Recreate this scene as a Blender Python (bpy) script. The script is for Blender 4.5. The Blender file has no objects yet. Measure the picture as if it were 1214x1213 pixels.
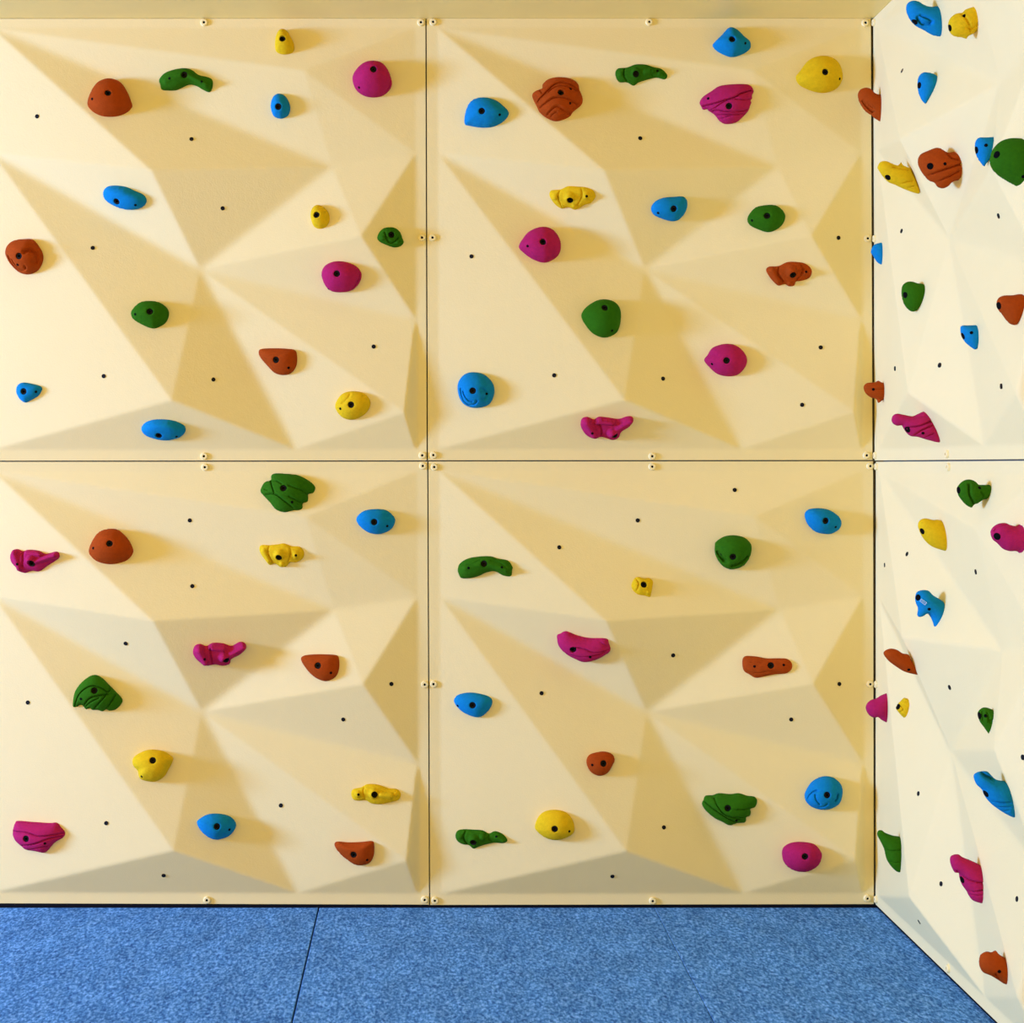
import bpy, math, random
import numpy as np
from mathutils import Vector, Matrix
from mathutils.geometry import delaunay_2d_cdt
from mathutils.bvhtree import BVHTree

random.seed(4)
rng = np.random.default_rng(7)
C = bpy.context.scene.collection

# ------------------------------------------------------------------ camera
F, D = 1903.0, 3.61          # focal length in pixels, metres from the camera to the back panels
CX, CY = 501.0, 551.0        # vanishing point of the side wall
CAM = np.array([0.0, -D, 1.0])
S = F / D                    # pixels per metre on the back panels

def ray(px, py):
    return np.array([(px - CX) / F, 1.0, -(py - CY) / F])

def back(px, py, p=0.0):
    """point of a pixel on the plane p metres in front of the back panels"""
    return CAM + ray(px, py) * (D - p)

cam = bpy.data.cameras.new('camera')
cam.sensor_width = 36.0
cam.sensor_fit = 'HORIZONTAL'
cam.lens = F / 1214 * 36
cam.shift_x = (607.0 - CX) / 1214
cam.shift_y = -(606.5 - CY) / 1214
cam.clip_start = 0.05
co = bpy.data.objects.new('camera', cam)
C.objects.link(co)
co.location = CAM.tolist()
co.rotation_euler = (math.pi / 2, 0, 0)
bpy.context.scene.camera = co

# ------------------------------------------------------------------ materials
def mat(name, col, rough=0.6, spec=0.4, bump=None, var=None, metal=0.0):
    """bump = list of (scale, strength, distance); var = list of (scale, colour, amount)"""
    m = bpy.data.materials.new(name)
    m.use_nodes = True
    nt = m.node_tree
    b = nt.nodes['Principled BSDF']
    b.inputs['Base Color'].default_value = (*col, 1)
    b.inputs['Roughness'].default_value = rough
    b.inputs['Metallic'].default_value = metal
    b.inputs['Specular IOR Level'].default_value = spec
    tc = nt.nodes.new('ShaderNodeTexCoord')
    if var:
        prev = None
        for (sc, c2, amt) in var:
            n = nt.nodes.new('ShaderNodeTexNoise')
            n.inputs['Scale'].default_value = sc
            n.inputs['Detail'].default_value = 4
            n.inputs['Roughness'].default_value = 0.65
            nt.links.new(tc.outputs['Object'], n.inputs['Vector'])
            r = nt.nodes.new('ShaderNodeMapRange')
            r.inputs['From Min'].default_value = 0.36
            r.inputs['From Max'].default_value = 0.66
            r.inputs['To Max'].default_value = amt
            nt.links.new(n.outputs['Fac'], r.inputs['Value'])
            mx = nt.nodes.new('ShaderNodeMix')
            mx.data_type = 'RGBA'
            mx.inputs['A'].default_value = (*col, 1)
            mx.inputs['B'].default_value = (*c2, 1)
            nt.links.new(r.outputs['Result'], mx.inputs['Factor'])
            if prev:
                nt.links.new(prev.outputs['Result'], mx.inputs['A'])
            prev = mx
        nt.links.new(prev.outputs['Result'], b.inputs['Base Color'])
    last = None
    for (sc, st, di) in (bump or []):
        n = nt.nodes.new('ShaderNodeTexNoise')
        n.inputs['Scale'].default_value = sc
        n.inputs['Detail'].default_value = 2
        nt.links.new(tc.outputs['Object'], n.inputs['Vector'])
        bp = nt.nodes.new('ShaderNodeBump')
        bp.inputs['Strength'].default_value = st
        bp.inputs['Distance'].default_value = di
        nt.links.new(n.outputs['Fac'], bp.inputs['Height'])
        if last:
            nt.links.new(last.outputs['Normal'], bp.inputs['Normal'])
        last = bp
    if last:
        nt.links.new(last.outputs['Normal'], b.inputs['Normal'])
    return m

PANEL_COL = (0.88, 0.735, 0.335)
CEIL_COL = (0.97, 0.79, 0.29)
HOLD_COL = {'o': ('orange_resin', (0.36, 0.054, 0.004)), 'p': ('pink_resin', (0.41, 0.014, 0.092)), 'b': ('blue_resin', (0.004, 0.205, 0.45)),
            'g': ('green_resin', (0.026, 0.13, 0.003)), 'y': ('yellow_resin', (0.72, 0.47, 0.008))}
CARPET = ((0.022, 0.085, 0.29), (0.072, 0.25, 0.58), (0.23, 0.50, 0.92))
KEY_LOC, KEY_TGT, KEY_SIZE, KEY_POWER, KEY_COL = (-5.4, -1.75, 1.35), (0.6, 0, 1.1), (1.2, 0.85), 650, (0.175, 0.365, 1.0)
FILL, FILL_COL = 2.30, (1.0, 0.632, 0.015)
EXPOSURE = 0.0

M_PANEL = mat('sand_textured_cream_panel', PANEL_COL, 0.62, 0.25,
              bump=[(300, 0.30, 0.0010), (60, 0.10, 0.002)],
              var=[(5, tuple(c * f for c, f in zip(PANEL_COL, (0.985, 0.975, 0.95))), 0.6)])
HB = [(420, 0.4, 0.0012), (110, 0.25, 0.002)]
def hold_mat(name, col):
    return mat(name, col, 0.85, 0.06, bump=HB,
               var=[(160, tuple(c * 0.72 for c in col), 0.5), (28, tuple(min(1, c * 1.15) for c in col), 0.5)])
HM = {k: hold_mat(n, c) for k, (n, c) in HOLD_COL.items()}
M_BOLT = mat('black_bolt_steel', (0.003, 0.003, 0.003), 0.6, 0.15, bump=[(300, 0.1, 0.0004)])
M_SOCKET = mat('black_socket', (0.003, 0.003, 0.003), 0.9, 0.05, bump=[(300, 0.1, 0.0004)])
M_SCREW = mat('cream_screw_cap', tuple(min(0.93, c * 1.06) for c in PANEL_COL), 0.5, 0.3, bump=[(300, 0.05, 0.0004)])
M_TEAR = mat('dull_threaded_insert', (0.006, 0.006, 0.007), 0.7, 0.15, bump=[(300, 0.1, 0.0004)])
M_TAG = mat('pale_sticker', (0.55, 0.75, 0.9), 0.5, 0.4, bump=[(300, 0.05, 0.0002)])
M_WALL = mat('plain_wall_paint', (0.30, 0.26, 0.18), 0.9, 0.1, bump=[(120, 0.1, 0.001)])
M_CEIL = mat('cream_ceiling_paint', CEIL_COL, 0.42, 0.6, bump=[(140, 0.2, 0.0012), (14, 0.1, 0.004)],
             var=[(9, tuple(c * 0.93 for c in CEIL_COL), 0.5)])
M_SUB = mat('dark_subfloor', (0.03, 0.03, 0.035), 0.9, 0.1, bump=[(80, 0.2, 0.001)])
M_GAP_SHADE = mat('black_gap_shade', (0.006, 0.007, 0.012), 0.9, 0.1, bump=[(200, 0.2, 0.001)])  # near-black standing in for the shade beneath the panels

def carpet():
    m = bpy.data.materials.new('blue_needle_felt_carpet')
    m.use_nodes = True
    nt = m.node_tree
    b = nt.nodes['Principled BSDF']
    b.inputs['Roughness'].default_value = 0.95
    b.inputs['Specular IOR Level'].default_value = 0.08
    tc = nt.nodes.new('ShaderNodeTexCoord')
    mp = nt.nodes.new('ShaderNodeMapping')
    mp.inputs['Scale'].default_value = (1.0, 0.42, 1.0)
    nt.links.new(tc.outputs['Object'], mp.inputs['Vector'])
    n1 = nt.nodes.new('ShaderNodeTexNoise')
    n1.inputs['Scale'].default_value = 185
    n1.inputs['Detail'].default_value = 3
    n1.inputs['Roughness'].default_value = 0.7
    n2 = nt.nodes.new('ShaderNodeTexNoise')
    n2.inputs['Scale'].default_value = 22
    n2.inputs['Detail'].default_value = 4
    for n in (n1, n2):
        nt.links.new(mp.outputs['Vector'], n.inputs['Vector'])
    r = nt.nodes.new('ShaderNodeValToRGB')
    e = r.color_ramp.elements
    e[0].position, e[0].color = 0.33, (*CARPET[0], 1)
    e[1].position, e[1].color = 0.67, (*CARPET[2], 1)
    x = e.new(0.5)
    x.color = (*CARPET[1], 1)
    nt.links.new(n1.outputs['Fac'], r.inputs['Fac'])
    r2 = nt.nodes.new('ShaderNodeMapRange')
    r2.inputs['From Min'].default_value = 0.3
    r2.inputs['From Max'].default_value = 0.7
    r2.inputs['To Min'].default_value = 0.84
    r2.inputs['To Max'].default_value = 1.14
    nt.links.new(n2.outputs['Fac'], r2.inputs['Value'])
    mu = nt.nodes.new('ShaderNodeMix')
    mu.data_type = 'RGBA'
    mu.blend_type = 'MULTIPLY'
    mu.inputs['Factor'].default_value = 1.0
    nt.links.new(r.outputs['Color'], mu.inputs['A'])
    nt.links.new(r2.outputs['Result'], mu.inputs['B'])
    nt.links.new(mu.outputs['Result'], b.inputs['Base Color'])
    bp = nt.nodes.new('ShaderNodeBump')
    bp.inputs['Strength'].default_value = 0.25
    bp.inputs['Distance'].default_value = 0.002
    nt.links.new(n1.outputs['Fac'], bp.inputs['Height'])
    nt.links.new(bp.outputs['Normal'], b.inputs['Normal'])
    return m
M_CARPET = carpet()

# ------------------------------------------------------------------ helpers
def mesh_obj(name, verts, faces, m, parent=None, smooth=True, angle=None, mw=None, loc=None):
    me = bpy.data.meshes.new(name)
    me.from_pydata([tuple(map(float, v)) for v in verts], [], [tuple(map(int, f)) for f in faces])
    for mm in (m if isinstance(m, (list, tuple)) else [m]):
        me.materials.append(mm)
    if smooth:
        me.polygons.foreach_set('use_smooth', [True] * len(me.polygons))
        if angle:
            me.set_sharp_from_angle(angle=math.radians(angle))
    me.update()
    o = bpy.data.objects.new(name, me)
    C.objects.link(o)
    if parent:
        o.parent = parent
    if mw is not None:
        o.matrix_basis = mw
    if loc is not None:
        o.location = loc
    return o

def tag(o, label, cat, group=None):
    o['label'] = label
    o['category'] = cat
    if group:
        o['group'] = group
    return o

def frame(origin, x, y, z):
    m = Matrix.Identity(4)
    for i, a in enumerate((x, y, z)):
        for j in range(3):
            m[j][i] = float(a[j])
    for j in range(3):
        m[j][3] = float(origin[j])
    return m

def basis(n, xhint):
    n = n / np.linalg.norm(n)
    x = xhint - n * np.dot(xhint, n)
    x /= np.linalg.norm(x)
    return x, np.cross(n, x), n

def box_obj(name, x0, x1, y0, y1, z0, z1, m, bevel=0.0, parent=None):
    cx, cy = (x0 + x1) / 2, (y0 + y1) / 2
    v = [(x - cx, y - cy, z - z0) for z in (z0, z1) for (x, y) in ((x0, y0), (x1, y0), (x1, y1), (x0, y1))]
    f = [(3, 2, 1, 0), (4, 5, 6, 7), (0, 1, 5, 4), (1, 2, 6, 5), (2, 3, 7, 6), (3, 0, 4, 7)]
    o = mesh_obj(name, v, f, m, parent, smooth=False, loc=(cx, cy, z0))
    if bevel:
        b = o.modifiers.new('bevel', 'BEVEL')
        b.width = bevel
        b.segments = 3
    return o

def lathe(prof, n=20):
    """prof: list of (radius, z) from the axis outwards/downwards; returns verts, faces"""
    v, f = [], []
    for (r, z) in prof:
        if r <= 1e-9:
            v.append((0, 0, z))
        else:
            v += [(r * math.cos(2 * math.pi * k / n), r * math.sin(2 * math.pi * k / n), z) for k in range(n)]
    idx = 0
    starts = []
    for (r, z) in prof:
        starts.append(idx)
        idx += 1 if r <= 1e-9 else n
    for i in range(len(prof) - 1):
        a, b = starts[i], starts[i + 1]
        ra, rb = prof[i][0] > 1e-9, prof[i + 1][0] > 1e-9
        for k in range(n):
            k2 = (k + 1) % n
            if ra and rb:
                f.append((a + k, b + k, b + k2, a + k2))
            elif rb:
                f.append((a, b + k, b + k2))
            elif ra:
                f.append((a + k, b, a + k2))
    return v, f

# ------------------------------------------------------------------ the relief shared by all six panels
PW, PH = 527.0, 525.0        # one panel in pixels of the back plane
V = {  # x, y from the panel's upper left corner (pixels), height in mm
    'P0': (13, 11, 0), 'P14': (515, 11, 0), 'P12': (13, 512, 0), 'P13': (515, 512, 0),
    'P1': (206.3, 186, 58), 'P2': (13, 160, 0), 'P3': (258.5, 297.5, -8), 'P4': (416, 176, -1),
    'P5': (384, 65, 26), 'P6': (515, 160, 0), 'P7': (450.5, 261, 39), 'P8': (515, 358, 0),
    'P9': (502, 468.5, 34), 'P10': (371.5, 512, 0), 'P11': (229.5, 454.5, 57)}
TRI = ['P0 P1 P2', 'P2 P1 P3', 'P2 P3 P11', 'P2 P11 P12', 'P12 P11 P10', 'P11 P3 P10', 'P0 P4 P1', 'P1 P4 P3',
       'P0 P5 P4', 'P0 P14 P5', 'P5 P14 P6', 'P5 P6 P4', 'P4 P6 P7', 'P4 P7 P3', 'P6 P8 P7', 'P3 P7 P8',
       'P3 P8 P9', 'P3 P9 P10', 'P8 P13 P9', 'P10 P9 P13']
NG = 240
gx = np.linspace(0, PW, NG + 1)
gy = np.linspace(0, PH, NG + 1)
GX, GY = np.meshgrid(gx, gy)
HT = np.zeros_like(GX)
for t in TRI:
    a, b, c = (np.array(V[k], float) for k in t.split())
    det = (b[0] - a[0]) * (c[1] - a[1]) - (c[0] - a[0]) * (b[1] - a[1])
    l1 = ((GX - a[0]) * (c[1] - a[1]) - (c[0] - a[0]) * (GY - a[1])) / det
    l2 = ((b[0] - a[0]) * (GY - a[1]) - (GX - a[0]) * (b[1] - a[1])) / det
    l0 = 1 - l1 - l2
    ins = (l0 > -1e-6) & (l1 > -1e-6) & (l2 > -1e-6)
    HT = np.where(ins, l0 * a[2] + l1 * b[2] + l2 * c[2], HT)

def blur(h, sig):
    n = int(sig * 3) + 1
    k = np.exp(-0.5 * (np.arange(-n, n + 1) / sig) ** 2)
    k /= k.sum()
    p = np.pad(h, n, mode='edge')
    p = np.apply_along_axis(lambda r: np.convolve(r, k, 'valid'), 1, p)
    return np.apply_along_axis(lambda r: np.convolve(r, k, 'valid'), 0, p)
edge = np.minimum(np.minimum(GX, PW - GX), np.minimum(GY, PH - GY))
wide, narrow = blur(HT, 1.6), blur(HT, 0.5)
HT = np.where(edge > 16, np.maximum(wide, narrow), narrow) * 0.001     # rounded valleys, crisp ridges
HT = np.where(edge < 9, 0, HT)

def relief(x, y):
    """height in metres at panel pixels x, y (bilinear)"""
    fx = np.clip(np.asarray(x, float) / PW * NG, 0, NG - 1e-6)
    fy = np.clip(np.asarray(y, float) / PH * NG, 0, NG - 1e-6)
    i, j = fx.astype(int), fy.astype(int)
    u, v = fx - i, fy - j
    return (HT[j, i] * (1 - u) * (1 - v) + HT[j, i + 1] * u * (1 - v) +
            HT[j + 1, i] * (1 - u) * v + HT[j + 1, i + 1] * u * v)

class Panel:
    """four world corners (tl, tr, br, bl) of the flat rim plus its outward normal"""
    def __init__(self, name, label, corners, normal):
        self.c = [np.array(c, float) for c in corners]
        self.n = np.array(normal, float)
        tl, tr, br, bl = self.c
        org = (bl + br) / 2
        self.o = org
        U, W = GX / PW, GY / PH
        P = self.at(U, W, HT)
        # closed skirt back to the wall
        nv = NG + 1
        verts = (P - org).reshape(-1, 3)
        faces = []
        for j in range(NG):
            for i in range(NG):
                a = j * nv + i
                faces.append((a, a + nv, a + nv + 1, a + 1))
        rim = ([k for k in range(nv)] + [k * nv + NG for k in range(1, nv)] +
               [NG * nv + k for k in range(NG - 1, -1, -1)] + [k * nv for k in range(NG - 1, 0, -1)])
        base = len(verts)
        # rim rounded off, then straight back
        ex = verts[rim] - self.n * 0.022
        verts = np.vstack([verts, ex])
        m = len(rim)
        for k in range(m):
            k2 = (k + 1) % m
            faces.append((rim[k], rim[k2], base + k2, base + k))
        self.obj = mesh_obj(name, verts, faces, M_PANEL, angle=50, loc=org.tolist())
        tag(self.obj, label, 'climbing panel', 'faceted climbing panels')

    def at(self, u, w, h):
        tl, tr, br, bl = self.c
        u, w = np.asarray(u, float)[..., None], np.asarray(w, float)[..., None]
        return ((1 - u) * (1 - w) * tl + u * (1 - w) * tr + u * w * br + (1 - u) * w * bl
                + np.asarray(h, float)[..., None] * self.n)

    def uv(self, pts):
        """approximate panel coordinates of world points"""
        tl, tr, br, bl = self.c
        ax, ay = (tr - tl + br - bl) / 2, (bl - tl + br - tr) / 2
        mid = (tl + tr + br + bl) / 4
        q = pts - mid
        return 0.5 + q @ ax / (ax @ ax), 0.5 + q @ ay / (ay @ ay), q @ self.n

    def height(self, pts):
        u, w, p = self.uv(pts)
        return p - relief(u * PW, w * PH)

    def hit(self, px, py):
        """first point where the pixel's ray meets the relief"""
        r = ray(px, py)
        den = r @ self.n
        p0 = (self.c[0] - CAM) @ self.n / den      # ray parameter on the rim plane
        t = np.linspace(p0 - 0.09 / abs(den), p0 + 0.012 / abs(den), 900)
        pts = CAM + t[:, None] * r
        h = self.height(pts)
        k = np.nonzero(h <= 0)[0]
        return pts[k[0]] if len(k) else pts[-1]

    def normal(self, pt, d=0.006):
        u, w, p = self.uv(pt)
        tl, tr, br, bl = self.c
        ax, ay = (tr - tl), (bl - tl)
        hx = (relief((u + d) * PW, w * PH) - relief((u - d) * PW, w * PH)) / (2 * d * np.linalg.norm(ax))
        hy = (relief(u * PW, (w + d) * PH) - relief(u * PW, (w - d) * PH)) / (2 * d * np.linalg.norm(ay))
        n = self.n - ax / np.linalg.norm(ax) * hx - ay / np.linalg.norm(ay) * hy
        return n / np.linalg.norm(n)

B = lambda *q: [back(*p) for p in q]
PAN = {}
N = (0, -1, 0)
PAN['UL'] = Panel('climbing_board', 'upper left faceted cream panel of the back wall, touching the ceiling',
                  B((-22, 22.3), (504.3, 22), (505.8, 545.9), (-21, 546.2)), N)
PAN['UR'] = Panel('climbing_board', 'upper right faceted cream panel of the back wall, beside the side wall',
                  B((505.8, 22), (1032.4, 22), (1034.4, 545.4), (507.3, 545.7)), N)
PAN['LL'] = Panel('climbing_board', 'lower left faceted cream panel of the back wall, just above the blue carpet',
                  B((-21, 547.7), (506.5, 547.4), (508.6, 1072.6), (-19.5, 1071)), N)
PAN['LR'] = Panel('climbing_board', 'lower right faceted cream panel of the back wall, in the corner above the carpet',
                  B((507.9, 547.2), (1035.0, 546.9), (1035.9, 1072), (510, 1073)), N)
NS = (-1, 0, 0)
zt, zb = 2.0035, 0.0115
XU0, XU1, XL0, XL1 = 1.0135, 1.0165, 1.0192, 1.0185
PAN['SU'] = Panel('climbing_board', 'upper faceted cream panel of the right side wall, seen at a steep angle',
                  [(XU0, 0, zt), (XU0, -1.0, zt), (XU1, -1.0, 1.0095), (XU1, 0, 1.0095)], NS)
PAN['SL'] = Panel('climbing_board', 'lower faceted cream panel of the right side wall, running down to the carpet',
                  [(XL0, 0, 1.0065), (XL0, -1.0, 1.0065), (XL1, -1.0, zb), (XL1, 0, zb)], NS)

# screws in the rims and empty threaded inserts: parts of each panel
cap_v, cap_f = lathe([(0.0026, 0.0030), (0.0030, 0.0052), (0.0066, 0.0050), (0.0080, 0.0034), (0.0084, -0.002)], 20)
soc_v, soc_f = lathe([(0, 0.0034), (0.0031, 0.0034), (0.0031, -0.002)], 12)
ins_v, ins_f = lathe([(0, 0.0009), (0.0034, 0.0010), (0.0046, 0.0013), (0.0050, -0.003)], 16)
cap_me = soc_me = ins_me = None

def put(name, me_src, parent, world):
    """place a mesh (first call makes it, later calls copy the object) under a parent"""
    global cap_me, soc_me, ins_me
    o = bpy.data.objects.new(name, me_src)
    C.objects.link(o)
    o.parent = parent
    o.matrix_basis = parent_inv(parent) @ world
    return o

def parent_inv(p):
    m = p.matrix_basis.inverted()
    while p.parent:
        p = p.parent
        m = m @ p.matrix_basis.inverted()
    return m

def make_me(name, v, f, m):
    me = bpy.data.meshes.new(name)
    me.from_pydata(v, [], f)
    me.materials.append(m)
    me.polygons.foreach_set('use_smooth', [True] * len(me.polygons))
    me.set_sharp_from_angle(angle=math.radians(40))
    return me
cap_me = make_me('screw', cap_v, cap_f, M_SCREW)
soc_me = make_me('socket', soc_v, soc_f, M_SOCKET)
ins_me = make_me('bolt_hole', ins_v, ins_f, M_TEAR)

def screw(pan, world):
    p = PAN[pan]
    pt = np.array(world)
    x, y, n = basis(p.n, np.array([0.3, -1.0, 0.2]) if p.n[0] else np.array([1.0, 0, 0.1]))
    w = frame(pt, x, y, n)
    s = put('screw', cap_me, p.obj, w)
    put('socket', soc_me, s, w)
    return s

for pan, pts in {
    'UL': [(242, 27), (499, 27), (500.3, 282), (500.6, 540), (242, 541)],
    'UR': [(513.5, 26.5), (769.5, 26.5), (1025.5, 27.5), (1028.3, 283), (1027, 540), (773, 541), (513.8, 539.7), (512.8, 282)],
    'LL': [(243, 554), (501.3, 552.5), (503.5, 811.5), (503.5, 1066.5), (245.5, 1067)],
    'LR': [(514.8, 553.8), (773, 553.3), (1031.3, 552.7), (1031.3, 811), (1028, 1065), (773.7, 1068), (515.5, 1067.5), (514, 811)],
}.items():
    for q in pts:
        screw(pan, back(*q))
for pan, X, zs in (('SU', (XU0, XU1), (1.992, 1.507, 1.0205)), ('SL', (XL0, XL1), (0.9955, 0.507, 0.0245))):
    for k, z in enumerate(zs):
        xx = X[0] + (X[1] - X[0]) * k / 2
        screw(pan, (xx, -0.0095, z))
        if k != 1:
            screw(pan, (xx, -0.503, z))

def insert(pan, px, py):
    p = PAN[pan]
    pt = p.hit(px, py)
    x, y, n = basis(p.normal(pt), np.array([0.3, -1.0, 0.2]) if p.n[0] else np.array([1.0, 0, 0.1]))
    put('bolt_hole', ins_me, p.obj, frame(pt, x, y, n))

for pan, pts in {
    'UL': [(44, 138), (227, 165), (264, 247), (110, 294), (123, 446), (253, 450), (443, 411)],
    'UR': [(759, 164), (559, 304), (657, 445), (786, 449), (994, 282), (973, 412), (951, 480)],
    'LL': [(225, 617), (228, 695), (149, 763), (33, 833), (464, 811), (407, 853), (333, 955), (126, 976), (194, 1038)],
    'LR': [(871, 581), (756, 617), (663, 649), (798, 777), (642, 822), (938, 853), (995, 811), (787, 981), (726, 1039)],
    'SU': [(1070, 84), (1069, 274), (1184, 256), (1114, 433), (1061, 437), (1187, 458)],
    'SL': [(1075.5, 657), (1157, 678), (1049, 670), (1126, 815), (1213, 898), (1089, 941), (1116, 1048), (1206, 1066), (1090, 1093)],
}.items():
    for q in pts:
        insert(pan, *q)

# ------------------------------------------------------------------ room
def struct(o):
    o['kind'] = 'structure'
    return o
struct(box_obj('wall_back', -3.2, 1.12, 0.024, 0.12, -0.03, 2.3, M_WALL))
struct(box_obj('wall_right', 1.043, 1.14, -3.2, 0.024, -0.03, 2.3, M_WALL))
struct(box_obj('floor', -3.2, 1.14, -4.4, 0.12, -0.13, -0.03, M_SUB))
struct(box_obj('ceiling', -3.2, 1.14, -4.4, 0.024, 2.0039, 2.06, M_CEIL))
# black strips added to paint the shade in the slot under the panels
struct(box_obj('gap_shade_back', -3.2, 1.0235, 0.004, 0.0235, -0.03, 0.03, M_GAP_SHADE))
struct(box_obj('gap_shade_right', 1.024, 1.0425, -3.2, 0.0235, -0.03, 0.03, M_GAP_SHADE))
# carpet mats: seams run towards the back wall
XA, XB = -0.2335, 0.5205
for (x0, x1, lab) in ((-3.0, XA - 0.0016, 'blue carpet mat on the floor left of the dark seam'),
                      (XA + 0.0016, XB - 0.0005, 'middle blue carpet mat between the dark seam and the faint seam'),
                      (XB + 0.0005, 1.0232, 'blue carpet mat on the floor in the corner by the right side wall')):
    o = box_obj('carpet_mat', x0, x1, -3.5, -0.001, -0.03, 0.004, M_CARPET, bevel=0.0012)
    tag(o, lab, 'carpet mat', 'blue carpet mats on the floor')
# ------------------------------------------------------------------ climbing holds
CROP = {'A': (0, 0), 'B': (260, 0), 'C': (510, 0), 'D': (760, 0), 'E': (0, 260), 'F': (260, 260), 'G': (510, 260),
        'H': (760, 260), 'I': (0, 530), 'J': (260, 530), 'K': (510, 530), 'L': (760, 530), 'M': (0, 800),
        'N': (260, 800), 'O': (510, 800), 'P': (760, 800)}
CROP = {k: (v[0], v[1], 1213 / 300) for k, v in CROP.items()}
CROP.update({'1': (1014, 0, 6.065), '2': (1014, 200, 6.065), '3': (1014, 380, 6.065), '4': (1014, 550, 6.065),
             '5': (1014, 740, 6.065), '6': (1014, 900, 6.065), '7': (964, 1013, 4.856),
             'a': (620, 80, 15.16), 'b': (820, 80, 15.16), 'c': (300, 550, 15.16), 'd': (75, 785, 15.16),
             'e': (0, 270, 20.2), 'f': (530, 430, 17.33), 'g': (825, 920, 15.16), 'h': (840, 625, 20.2),
             'i': (940, 910, 17.33), 'j': (0, 950, 13.48), 'k': (650, 730, 15.16)})

def pts_px(key, s):
    ox, oy, sc = CROP[key]
    return np.array([[ox + float(a) / sc, oy + float(b) / sc] for a, b in (q.split(',') for q in s.split())])

def spline(P, n=10, closed=True):
    P = np.asarray(P, float)
    out = []
    m = len(P)
    for i in range(m if closed else m - 1):
        p0, p1 = P[(i - 1) % m] if closed or i else P[0], P[i]
        p2 = P[(i + 1) % m]
        p3 = P[(i + 2) % m] if closed or i + 2 < m else p2
        for k in range(n):
            t = k / n
            out.append(0.5 * (2 * p1 + (p2 - p0) * t + (2 * p0 - 5 * p1 + 4 * p2 - p3) * t * t
                              + (3 * p1 - p0 - 3 * p2 + p3) * t ** 3))
    if not closed:
        out.append(P[-1])
    return np.array(out)

def resample(P, step, closed=True):
    Q = np.vstack([P, P[:1]]) if closed else P
    d = np.r_[0, np.cumsum(np.linalg.norm(np.diff(Q, axis=0), axis=1))]
    n = max(8, int(round(d[-1] / step)))
    t = np.linspace(0, d[-1], n, endpoint=False) if closed else np.linspace(0, d[-1], n)
    return np.stack([np.interp(t, d, Q[:, 0]), np.interp(t, d, Q[:, 1])], 1)

def seg_dist(P, line, closed=False):
    """distance of points to a polyline and the signed side of the nearest segment"""
    A = line
    Bq = np.roll(line, -1, 0) if closed else line[1:]
    A = A if closed else line[:-1]
    d = Bq - A
    L2 = (d ** 2).sum(1) + 1e-18
    w = P[:, None, :] - A[None]
    t = np.clip((w * d[None]).sum(2) / L2[None], 0, 1)
    q = w - t[..., None] * d[None]
    dist = np.sqrt((q ** 2).sum(2))
    k = dist.argmin(1)
    r = np.arange(len(P))
    cr = d[k, 0] * w[r, k, 1] - d[k, 1] * w[r, k, 0]
    return dist[r, k], np.sign(cr)

def inside(P, poly):
    x, y = P[:, 0], P[:, 1]
    c = np.zeros(len(P), bool)
    q = np.roll(poly, 1, 0)
    for (x1, y1), (x0, y0) in zip(poly, q):
        m = (y1 > y) != (y0 > y)
        c ^= m & (x < (x0 - x1) * (y - y1) / (y0 - y1 + 1e-15) + x1)
    return c

def triangulate(outline, step, holes):
    """outline (n,2) and round holes [(c, r)] -> points, faces, number of outline points first"""
    lo, hi = outline.min(0), outline.max(0)
    pts = []
    j = 0
    y = lo[1]
    while y < hi[1]:
        x = lo[0] + (step / 2 if j % 2 else 0)
        while x < hi[0]:
            pts.append((x, y))
            x += step
        y += step * 0.87
        j += 1
    G = np.array(pts)
    G = G + rng.uniform(-0.12, 0.12, G.shape) * step
    G = G[inside(G, outline)]
    G = G[seg_dist(G, outline, True)[0] > step * 0.55]
    rings = []
    for (c, r) in holes:
        G = G[np.linalg.norm(G - c, axis=1) > r * 1.22 + step * 0.45]
        n = 22
        a = np.arange(n) * 2 * math.pi / n
        u = np.stack([np.cos(a), np.sin(a)], 1)
        for k in (1.22, 1.0, 0.93, 0.5):
            q = c + u * r * k
            rings.append(q[inside(q, outline)])
        rings.append(np.array([c]))
    P = np.vstack([outline] + rings + [G])
    n = len(outline)
    edges = [(i, (i + 1) % n) for i in range(n)]
    vo, _, fo, ov, _, _ = delaunay_2d_cdt([Vector(p) for p in P], edges, [], 1, 1e-7)
    vo = np.array([tuple(v) for v in vo])
    isb = np.array([any(q < n for q in o) for o in ov])
    order = {min(o): i for i, o in enumerate(ov) if o}
    rim = [order[i] for i in range(n) if i in order]
    return vo, [tuple(f) for f in fo], isb, rim

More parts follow.
